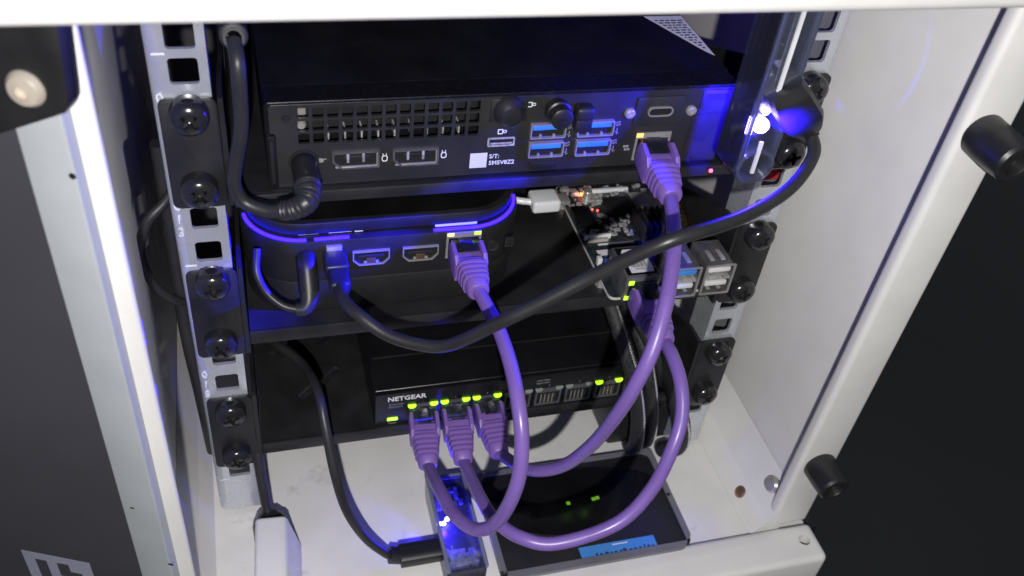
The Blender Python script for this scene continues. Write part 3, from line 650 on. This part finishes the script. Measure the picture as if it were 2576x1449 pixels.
# ------------------------------------------------------------------ purple patch cables
def boot_mesh():
    g = G()
    g.box(-6.4, 6.4, -14.5, -6.0, -6.3, 2.8, 1.1, 3)
    for s in (-1, 1):
        g.prism([(-2.0, -4.0), (-1.2, 1.0), (-2.2, 4.8), (-4.6, 6.6), (-12.5, 6.2), (-15.5, 3.5), (-15.5, -5.0), (-3.0, -5.6)], min(s * 5.1, s * 7.0), max(s * 5.1, s * 7.0), 'x', .5)
    def sec(y, w, h, r): return [(y, w, h, r)]
    n = 20
    def loft(secs):
        bm = bmesh.new(); rings = []
        for y, w, h, e in secs:
            rg = []
            for k in range(n):
                a = 2 * math.pi * (k + .5) / n; c, s_ = math.cos(a), math.sin(a); q = (abs(c) ** e + abs(s_) ** e) ** (-1 / e)
                rg.append(bm.verts.new((c * q * w, y, s_ * q * h)))
            rings.append(rg)
        for a, b in zip(rings, rings[1:]):
            for k in range(n): bm.faces.new((a[k], a[(k + 1) % n], b[(k + 1) % n], b[k]))
        bm.faces.new(rings[0]); bm.faces.new(rings[-1][::-1]); bmesh.ops.recalc_face_normals(bm, faces=bm.faces[:]); g._add(bm)
    secs = [(-12.5, 6.3, 4.6, 5)]; y = -14.2; w = 6.7; h = 5.8
    for k in range(4):
        secs += [(y, w - 1.1, h - 1.1, 4), (y - .5, w - .1, h - .1, 4), (y - 1.0, w, h, 4), (y - 1.7, w, h, 4), (y - 2.2, w - .15, h - .15, 4), (y - 2.45, w - 1.2, h - 1.2, 4)]
        y -= 2.55; w -= .38; h -= .25
    secs += [(y - .2, 4.3, 4.2, 3), (y - .5, 4.9, 4.8, 2.6), (y - 4.2, 4.5, 4.4, 2.3), (y - 4.8, 4.0, 3.9, 2.2)]
    loft(secs); return g.mesh("boot", PURB)
BOOT = boot_mesh()
CONN = G().box(-5.8, 5.8, -8, 9, -4.0, 4.0, .4).mesh("connector", CLEARP)
TABM = G().prism([(3, 4.0), (-3, 5.8), (-9.5, 6.2), (-9.5, 5.4), (-3, 4.8), (3, 3.2)], -3.0, 3.0, 'x', .2).mesh("latch_tab", CLEARP)
def frame_to(a, b):
    a, b = Vector(a), Vector(b); d = (a - b).normalized(); x = d.cross(Vector((0, 0, 1))).normalized(); z = x.cross(d)
    return Matrix.Translation(a * S) @ Matrix((x, d, z)).transposed().to_4x4()
def patch_cable(label, p_top, path, p_bot, e_bot):
    t = thing("patch_cable", label, "network cable", path[len(path) // 2], "purple network patch cables")
    G().tube([tuple(Vector(path[0]) + (Vector(path[0]) - Vector(path[1])) * .25)] + path + [e_bot], 2.82, 18, 7).obj("cable", PUR, t)
    for a, b in ((p_top, path[0]), (p_bot, e_bot)):
        M = frame_to(a, b)
        bo = link("boot", BOOT, t, M)
        cn = link("connector", CONN, t, M); link("latch_tab", TABM, t, M)
    return t
pA = [(-16.3, -21.0, -96.9), (-15.2, -29.0, -97.0), (-13.5, -44.0, -97.3), (-13.3, -62.0, -98.8), (-14.1, -78.0, -103.0), (-14.4, -88.0, -113.5), (-15.8, -93.0, -130.3), (-20.3, -92.0, -152.7), (-26.5, -86.0, -166.0), (-32.1, -73.0, -173.3), (-34.1, -56.0, -180.2), (-34.2, -42.0, -188.6)]
pB = [(59.4, -44.0, -113.8), (58.8, -54.0, -112.3), (58.5, -66.0, -115.7), (56.9, -76.0, -123.4), (52.1, -84.0, -132.6), (43.7, -91.0, -149.9), (29.6, -95.0, -164.5), (5.0, -95.0, -171.3), (-8.4, -89.0, -172.2), (-15.6, -76.0, -176.6), (-17.2, -60.0, -183.3), (-17.0, -43.0, -191.6)]
pC = [(55.5, -26.0, -52.1), (52.2, -37.0, -52.8), (46.0, -54.0, -54.0), (39.0, -70.0, -62.4), (31.8, -82.0, -75.5), (26.4, -86.0, -89.9), (23.6, -83.0, -110.1), (21.7, -74.0, -137.7), (17.2, -63.0, -163.9), (9.5, -53.0, -178.7), (4.2, -42.0, -186.8)]
patch_cable("purple network cable from the mini computer down to the switch's first port", (-16.2, 7.0, -96.4), pA, (-31.2, 0.2, -192.2), (-33.6, -28, -197.2))
patch_cable("purple network cable from the bare circuit board down to the switch's second port", (59.4, -17.0, -109.6), pB, (-15.35, 0.2, -192.2), (-16.8, -28, -198))
patch_cable("purple network cable from the desktop computer down to the switch's third port", (57.2, 1.0, -47.6), pC, (0.5, 0.2, -192.0), (0.4, -28, -195.5))

# ------------------------------------------------------------------ clear cased power boards with blue lamps
def power_board(label, loc):
    return thing("power_board", label, "circuit board", loc, "clear cased power boards with blue lamps")
ca = power_board("clear cased power board with a blue lamp, hanging upright beside the desktop computer", (85, -22, -44))
o = rrect(77.4, 92.6, -44, 54, 4.0, 6)
sh_ = G().ring(o, [(a * .0 + (85 + (a - 85) * (6.4 / 7.6)), (5 + (b - 5) * (47.6 / 49))) for a, b in o], -30, -14, 'y').obj("clear_case", CLEAR, ca)
G().prism(inset(o, .4), -30.9, -30.0, 'y').obj("case_window", CLEAR, ca)
for a_, b_ in ((77.3, 79.3), (91.0, 92.7)):
    G().box(a_, b_, -31.4, -29.6, -38, 53.5, .5).obj("case_edge", FROST, ca)
G().ring(rrect(77.2, 92.8, -44.4, -30, 7.0, 8), rrect(78.6, 91.4, -43.0, -31.4, 5.7, 8), -31.8, -29.8, 'y').obj("case_end", FROST, ca)
bd = G().box(84.0, 85.4, -29.2, -15, -42, 53).obj("board", PCB, ca)
G().box(83.8, 85.2, -31.9, -31.0, -40, -26).box(83.8, 85.2, -31.9, -31.0, -6, 53).obj("board_edge", PRINT, ca)
rnd = random.Random(5); g = G()
for k in range(46):
    y, z = rnd.uniform(-28, -17), rnd.choice((rnd.uniform(-5, 50), rnd.uniform(-40, -32))); a, b, c = rnd.uniform(.4, 1.5), rnd.uniform(.4, 1.8), rnd.uniform(.5, 2.6)
    g.box(84 - c, 84.02, y - a, y + a, z - b, z + b, .1)
g.obj("small_components", SMD, ca, kind="stuff")
for z in (8, 20, 34): G().box(80.6, 84, -27.5, -20, z - 3, z + 3, .3).obj("chip", CHIP, ca)
G().lathe([(0, 3.2), (2.2, 3.2), (2.4, 2.8), (2.4, 0), (0, 0)], (84, -24, -2), (-1, 0, 0), 18).obj("capacitor", STEEL, ca)
for yy, zz, rr0 in ((-29.0, -19.8, 2.9), (-28.6, -14.0, 1.7), (-27.0, -24.6, 1.5)):
    G().lathe([(0, rr0 * 1.5), (rr0 * .7, rr0 * 1.25), (rr0, rr0 * .6), (rr0, 0), (0, 0)], (83.9, yy, zz), (-1, -.9, 0), 16).obj("blue_lamp", LED_B, ca)
G().box(78.2, 79.4, -29.2, -28.0, -24.0, -16.5, .4).obj("lamp_reflection", LED_B, ca)  # glowing slab stands in for the lamp's reflection in the case wall
G().box(80.9, 83.9, -26, -22, -38.6, -37.0, .3).obj("chip", STEEL, ca)
lamp("blue_lamp_glow", Vector((81.2, -26.5, -21.5)) * S, (0.02, 0.005, 1.0), 1.3, 1.2)
spot("blue_beam_or_fill", (80.6, -26.5, -22.0), (-82, 6, -98), (0.008, 0.002, 1.0), 34.0, 8.0, 1.2, 0.7)
spot("blue_beam_or_fill", (78.0, -45.0, -17.0), (95.0, -30.5, -13.5), (0.02, 0.005, 1.0), 4.5, 25, 1.2, 1.0)  # added spot in free air before the case, turns the plug blue
G().box(73.2, 74.6, -13.6, -12.6, -56.5, -55.3, .2).xform(Matrix.Translation((7.0, 4, 2))).obj("red_lamp", LED_R, ca)

cb = power_board("clear cased power board with a blue lamp, lying on the cabinet floor", (-19, -34, -250))
o = rrect(-29.0, -9.4, -61.5, -6.0, 2.0, 5)
G().ring(o, inset(o, 1.3), FL, FL + 14, 'z').obj("clear_case", CLEAR, cb)
G().prism(inset(o, .3), FL + 14, FL + 14.9, 'z').obj("case_window", CLEAR, cb)
for a_, b_ in ((-29.3, -27.3), (-11.0, -9.2)):
    G().box(a_, b_, -61.4, -6.2, FL + 12.6, FL + 15.2, .5).obj("case_edge", FROST2, cb)
G().box(-27.2, -11.1, -8.0, -6.1, FL + 12.6, FL + 15.2, .5).obj("case_edge", FROST2, cb)
G().box(-27.4, -11, -60, -7.6, FL + 4.0, FL + 5.4).obj("board", PCB, cb)
rnd = random.Random(8); g = G()
for k in range(60):
    x, y = rnd.uniform(-26.5, -12), rnd.choice((rnd.uniform(-59, -44), rnd.uniform(-20, -9))); a, b, c = rnd.uniform(.4, 1.5), rnd.uniform(.4, 1.8), rnd.uniform(.6, 3.4)
    g.box(x - a, x + a, y - b, y + b, FL + 5.4, FL + 5.4 + c, .1)
g.obj("small_components", SMD, cb, kind="stuff")
G().box(-25.5, -17, -56, -46, FL + 5.4, FL + 8.8, .5).obj("coil", SMD, cb)
G().box(-15.5, -12, -56, -46, FL + 5.4, FL + 8.0, .3).obj("terminal", STEEL, cb)
for x, y in ((-26.6, -30.4), (-24.4, -30.6), (-22.2, -28.4)):
    G().lathe([(0, 1.3), (.8, 1.1), (1.15, .4), (1.15, 0), (0, 0)], (x, y, FL + 8.2), (0, 0, 1), 14).obj("blue_lamp", LED_B, cb)
lamp("blue_lamp_glow", Vector((-24.0, -31.5, FL + 10.2)) * S, (0.02, 0.005, 1.0), 0.085, 1.2)

# ------------------------------------------------------------------ black power cables
def cable(name, label, cat, path, r, m=BCAB, n=14):
    t = thing(name, label, cat, path[len(path) // 2]); G().tube(path, r, n, 7).obj("cable", m, t); return t
K = [(-70.2, -14.0, -96.6), (-69.6, -21.0, -96.0), (-65.6, -30.0, -95.0), (-56.5, -38.0, -98.9), (-45.5, -45.0, -99.2), (-35.0, -52.0, -94.4), (-20.5, -61.0, -77.1), (-6.8, -65.0, -65.1), (7.9, -68.0, -52.9), (20.5, -74.0, -39.1), (31.7, -77.0, -30.8), (47.8, -73.0, -30.5), (63.6, -66.0, -32.2), (81.5, -56.0, -33.2), (93.4, -48.0, -31.9), (102.2, -40.0, -27.4), (104.2, -34.0, -24.7), (103.0, -29.5, -22.5)]
kt = cable("power_cable", "black cable sweeping from the mini computer's usb plug up to the hanging power board", "cable", K, 2.5)
G().box(-75.2, -65.6, -3.5, 7.6, -99.4, -92.6, 1.2, 3).obj("plug", BLK, kt)
G().box(-73.6, -67.2, 6.5, 8.2, -95.2, -90.6, .3).obj("plug_shell", STEEL, kt)
G().box(-74.6, -66.2, -13.5, -3.6, -99.0, -93.2, 1.6, 3).obj("strain_relief", SATIN, kt)
G().tube([(-70.2, -12.5, -96.6), (-70.2, -17.0, -96.4)], lambda t: 3.6 - t, 14, 1).obj("strain_relief", SATIN, kt)
G().tube([(86.5, -29.0, -3.0), (90, -29.5, -7.5), (95, -30.5, -13), (100, -31, -18.5), (103.2, -31, -22.6)], lambda t: 6.8 + 1.0 * min(1, t * 4) if t < .62 else 7.8 - (t - .62) * 11, 22, 5, sq=.5).obj("plug", BLK, kt)
G().tube([(103.0, -29.5, -22.0), (104.0, -33.0, -24.4)], lambda t: 3.9 - .5 * t, 14, 1).obj("strain_relief", SATIN, kt)

D = [(-101.4, -11.0, 9.6), (-101.0, -18.0, 5.4), (-101.3, -18.0, -7.2), (-102.1, -16.0, -20.2), (-105.1, -14.0, -35.5), (-106.0, -14.0, -42.8), (-103.3, -15.0, -49.6), (-96.2, -18.0, -51.8), (-90.5, -20.5, -50.6)]
dt = cable("power_cable", "black cable hanging beside the left rail, plugged into the desktop computer's power jack", "cable", D, 2.5)
G().tube([(-91.5, -20.0, -50.9), (-87.0, -21.5, -49.4), (-83.2, -21.4, -47.4), (-81.4, -18.0, -46.4), (-81.0, -13.0, -46.0)], lambda t: (3.4 + 1.4 * t) * (1 + (.05 if int(t * 26) % 2 else -.04)), 18, 8).obj("ribbed_elbow", BCAB, dt)
G().lathe([(0, 0), (4.4, 0), (4.8, .6), (4.8, 14), (4.4, 15.5), (0, 15.5)], (-81.0, 1.6, -46.0)).obj("plug", BLK, dt)
fr = G().lathe([(2.4, 1.5), (3.4, 1.5), (4.3, 1.0), (4.5, 0), (4.5, -9), (2.4, -9)], (-101.4, -9.5, 10.6), (0, -1, .25)).obj("ferrule", SATIN, dt)
G().lathe([(2.5, .6), (3.3, .6), (3.3, 0), (2.5, 0)], (-101.4, -11.6, 10.8), (0, -1, .25)).obj("ferrule_ring", PANEL, fr)
G().box(-104.5, -98.5, -2, 30, 8.5, 14.5, 1.0).obj("inline_block", BLK, dt)

Lp = [(-100.4, 45.0, -177.2), (-95.2, 30.0, -166.4), (-85.6, 14.0, -163.7), (-80.8, -8.0, -158.6), (-79.2, -22.0, -167.0), (-76.7, -33.0, -187.5), (-72.5, -39.0, -207.1), (-64.8, -42.0, -225.4), (-56.0, -43.5, -238.0), (-52.0, -44.0, -241.6)]
lt = cable("usb_cable", "thin black cable drooping from the lowest shelf to the power board on the cabinet floor", "cable", Lp, 2.15)
G().tube([(-53.5, -43.8, -240.6), (-47.0, -44.0, -242.6)], 3.5, 14, 1, sq=.3).obj("strain_relief", SATIN, lt)
G().tube([(-48.5, -44.0, -242.6), (-29.2, -44.0, -242.6)], lambda t: 5.2, 20, 1, sq=.35, flat=.8).obj("plug", BLK, lt)
Bp = [(-94.0, 12.0, -108.0), (-97.5, 6.5, -99.0), (-98.0, 3.0, -103.0), (-95.0, -1.0, -110.0), (-88.5, -4.5, -113.2), (-83.8, -5.0, -111.5)]
bt = cable("power_cable", "thin black cable curling into the mini computer's round power jack", "cable", [(-100.5, 9.0, -90.5), (-101.5, 2.5, -97.0), (-98.5, -1.5, -104.5), (-92.5, -5.0, -109.5), (-86.0, -7.0, -110.8)], 1.6)
G().tube([(-87.5, -6.8, -110.7), (-84.4, -7.0, -110.2), (-82.4, -5.5, -108.0), (-81.9, -2.5, -104.5)], lambda t: 2.6 + 1.2 * t, 16, 6).obj("ribbed_elbow", BCAB, bt)
G().tube([(-81.9, -3.0, -105.2), (-81.9, 0.8, -100.5), (-81.9, 4.2, -97.0), (-81.9, 7.9, -95.8)], lambda t: 4.2, 18, 5).obj("plug", BLK, bt)

# cables behind the left rail
cable("loop_cable", "black cable looping out behind the left rail", "cable", [(-126, 45, -76), (-134.4, 34, -82.5), (-142.1, 30, -89.4), (-147.0, 30, -105.2), (-144.0, 30, -121.9), (-135.5, 32, -134.6), (-127, 42, -142)], 2.1)
cable("supply_cable", "thick black cord running down behind the left rail", "cable", [(-133.8, 42, -60), (-134.2, 40, -102), (-134.5, 36, -138), (-133.8, 32, -165), (-132.4, 30, -190), (-131.0, 30, -235)], 3.6)

# ------------------------------------------------------------------ white charger and its cord
ch = thing("usb_charger", "white charger brick lying on the cabinet floor below the left rail", "charger", (-106, -45, -250))
me = bmesh.new()
Mx = Matrix.Translation((-106.6, -45, 0)) @ Matrix.Rotation(math.radians(-4), 4, 'Z')
def wedge(x0, x1, X0, X1, y0, y1, za, zb):
    b = bmesh.new(); v = [b.verts.new(p) for p in ((x0, y0, za), (x1, y0, za), (x1, y1, za), (x0, y1, za), (X0, y0, zb), (X1, y0, zb), (X1, y1, zb), (X0, y1, zb))]
    for f in ((0, 3, 2, 1), (4, 5, 6, 7), (0, 1, 5, 4), (1, 2, 6, 5), (2, 3, 7, 6), (3, 0, 4, 7)): b.faces.new([v[i] for i in f])
    bmesh.ops.bevel(b, geom=b.edges[:], offset=2.2, segments=4, profile=.5, affect='EDGES'); return b
gg = G(); gg._add(wedge(-9.0, 12.4, -8.0, 6.2, -27, 22, FL + .1, FL + 26)); gg.xform(Mx).obj("body", WPLAS, ch)
cc = cable("charger_cord", "short black cord running down into the white charger", "cable", [(-109.5, 6, -196), (-109.1, -1.0, -206.5), (-108.4, -7.0, -219.7), (-107.4, -13, -231.1), (-106.6, -17.5, -236)], 2.6)
G().tube([(-107.2, -14.2, -232.8), (-106.6, -18, -236.2), (-106.2, -24.0, -238.2)], lambda t: 4.0 + 4.2 * min(1, t * 2.2), 18, 5, sq=.5).obj("plug", BLK, cc)

# ------------------------------------------------------------------ flat black device on the cabinet floor
rt = thing("router", "flat glossy black device with a grey rim and blue sticker on the cabinet floor", "router", (46, -33, -250))
G().box(-2.0, 97.2, -62.0, -3.2, FL + .1, -243.8, .8, 3).obj("housing", SATIN, rt)
G().ring(rrect(-2.6, 97.8, -62.1, -2.6, 4, 6), rrect(0.2, 94.6, -66, -5.2, 4.5, 6), -245.6, -242.8, 'z').obj("grey_rim", GREYRIM, rt)
ov = [(46 + 46 * math.cos(2 * math.pi * k / 48) * (1 if True else 1), -24 + (15.5 if math.sin(2 * math.pi * k / 48) > 0 else 24) * math.sin(2 * math.pi * k / 48)) for k in range(48)]
G().prism([(max(1.6, min(93, a)), b) for a, b in ov], -243.75, -243.35, 'z').obj("gloss_lid", GLOSS, rt)
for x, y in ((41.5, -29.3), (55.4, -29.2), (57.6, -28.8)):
    G().box(x - 1.0, x + 1.0, y - 1.0, y + 1.0, -243.35, -243.2, .05).obj("lamp_or_reflection", REFL_G, rt)  # reflections of the switch lamps, put in as dim glowing dots
stt = G().box(38.5, 78.6, -61.9, -55.6, -243.72, -243.5).obj("blue_sticker", STICK, rt)
sink = mat("sticker_ink", (0.015, 0.05, 0.16), .6); rnd = random.Random(21); xx = 46.0
while xx < 76:
    w_ = rnd.uniform(.8, 2.2); G().box(xx, xx + w_, -61.8, -60.4 + rnd.uniform(-.5, .6), -243.5, -243.46).obj("sticker_mark", sink, stt); xx += w_ + rnd.uniform(.5, 1.4)
G().box(56, 64, -57.4, -56.8, -243.5, -243.45).obj("sticker_line", PRINT, stt)
G().lathe([(0, .1), (1.0, .1), (1.0, 0), (0, 0)], (95.6, -34, -242.8), (0, 0, 1), 14).obj("rim_hole", HOLE, rt)

# ------------------------------------------------------------------ plug hub and braided leads at the right
hb = thing("plug_hub", "black power hub standing on the cabinet floor behind the braided leads", "power strip", (98, 24, -250))
G().box(76, 116, 8, 46, FL + .1, -214, 3.0, 4).obj("body", BLK, hb)
G().ring(rrect(80, 98, -242, -220, 2, 5), rrect(81, 97, -241, -221, 1.6, 5), 7.2, 8.4).obj("socket_rim", PANEL, hb)
G().box(81, 97, 7.6, 8.1, -241, -221).obj("socket_face", HOLE, hb)
G().ring(rrect(100, 113, -242, -220, 2, 5), rrect(101, 112, -241, -221, 1.6, 5), 7.2, 8.4).obj("socket_rim", PANEL, hb)
G().box(101, 112, 7.6, 8.1, -241, -221).obj("socket_face", HOLE, hb)
def braided(label, path, r):
    t = thing("braided_lead", label, "cable", path[-1], "braided black power leads"); G().tube(path, r, 18, 8).obj("lead", BRAID, t)
    P = spline(path, 26); q = []
    for i, p in enumerate(P):
        d = (P[min(i + 1, len(P) - 1)] - P[max(i - 1, 0)]).normalized(); side = d.cross(Vector((0, -1, 0))).normalized(); fr_ = side.cross(d).normalized()
        if fr_.y > 0: fr_ = -fr_
        a = -.55 + .13 * (1 if i % 2 else -1)
        q.append(p + (fr_ * math.cos(a) + side * math.sin(a)) * (r + .05))
    G().tube(q, .28, 5, 1).obj("braid_thread", THREAD, t); return t
braided("braided black lead hanging in front of the switch's right ports", [(60, 20, -140), (62.1, 8.0, -147.3), (64.9, -4.0, -157.5), (71.4, -9.0, -175.5), (78.7, -11.0, -201.5), (83.0, -10.0, -226.5), (84.0, -4.0, -238)], 3.9)
braided("second braided black lead, bent just right of the first one", [(70, 22, -142), (72.0, 10.0, -150), (76.0, -2.0, -160), (81.0, -8.0, -178.0), (87.5, -9.0, -202.5), (91.0, -8.0, -226.5), (92.0, -2.0, -238)], 3.6)
braided("braided black lead nearest the right rail, ending low beside it", [(73, 10, -146), (79.4, -6.0, -156.5), (89.6, -9.0, -175.5), (99.8, -11.0, -198.8), (107.2, -12.0, -219.4), (107.7, -12.0, -232.7), (104, -4, -244)], 4.6)

# ------------------------------------------------------------------ white usb lead into the circuit board
wc = thing("white_usb_lead", "short white lead plugged into the left side of the bare circuit board", "cable", (38, 60, -113), None)
G().box(30.0, 44.2, 52.5, 64.5, -118.0, -111.2, 1.6, 4).obj("plug", WPLAS, wc)
G().box(44.0, 49.8, 55.0, 62.4, -115.8, -113.2, .5).obj("plug_shell", STEEL, wc)
G().tube([(30.5, 58.5, -114.6), (22, 62, -114.5), (14.5, 75, -115), (15, 100, -118), (18, 130, -120)], 1.7, 12, 6).obj("cable", WPLAS, wc)

# red plug behind the right rail
rp = thing("red_plug", "small red plug seen through a square hole of the right rail", "plug", (119, 9, -72))
REDP = mat("red_plastic", (0.50, 0.03, 0.05), .4)
G().box(114.5, 126.0, 6.0, 17.0, -72.5, -60.5, 1.2, 3).obj("body", REDP, rp)
G().tube([(120, 15, -66.5), (120.5, 30, -68), (119, 60, -90), (118, 100, -130)], 1.8, 12, 6).obj("cable", REDP, rp)
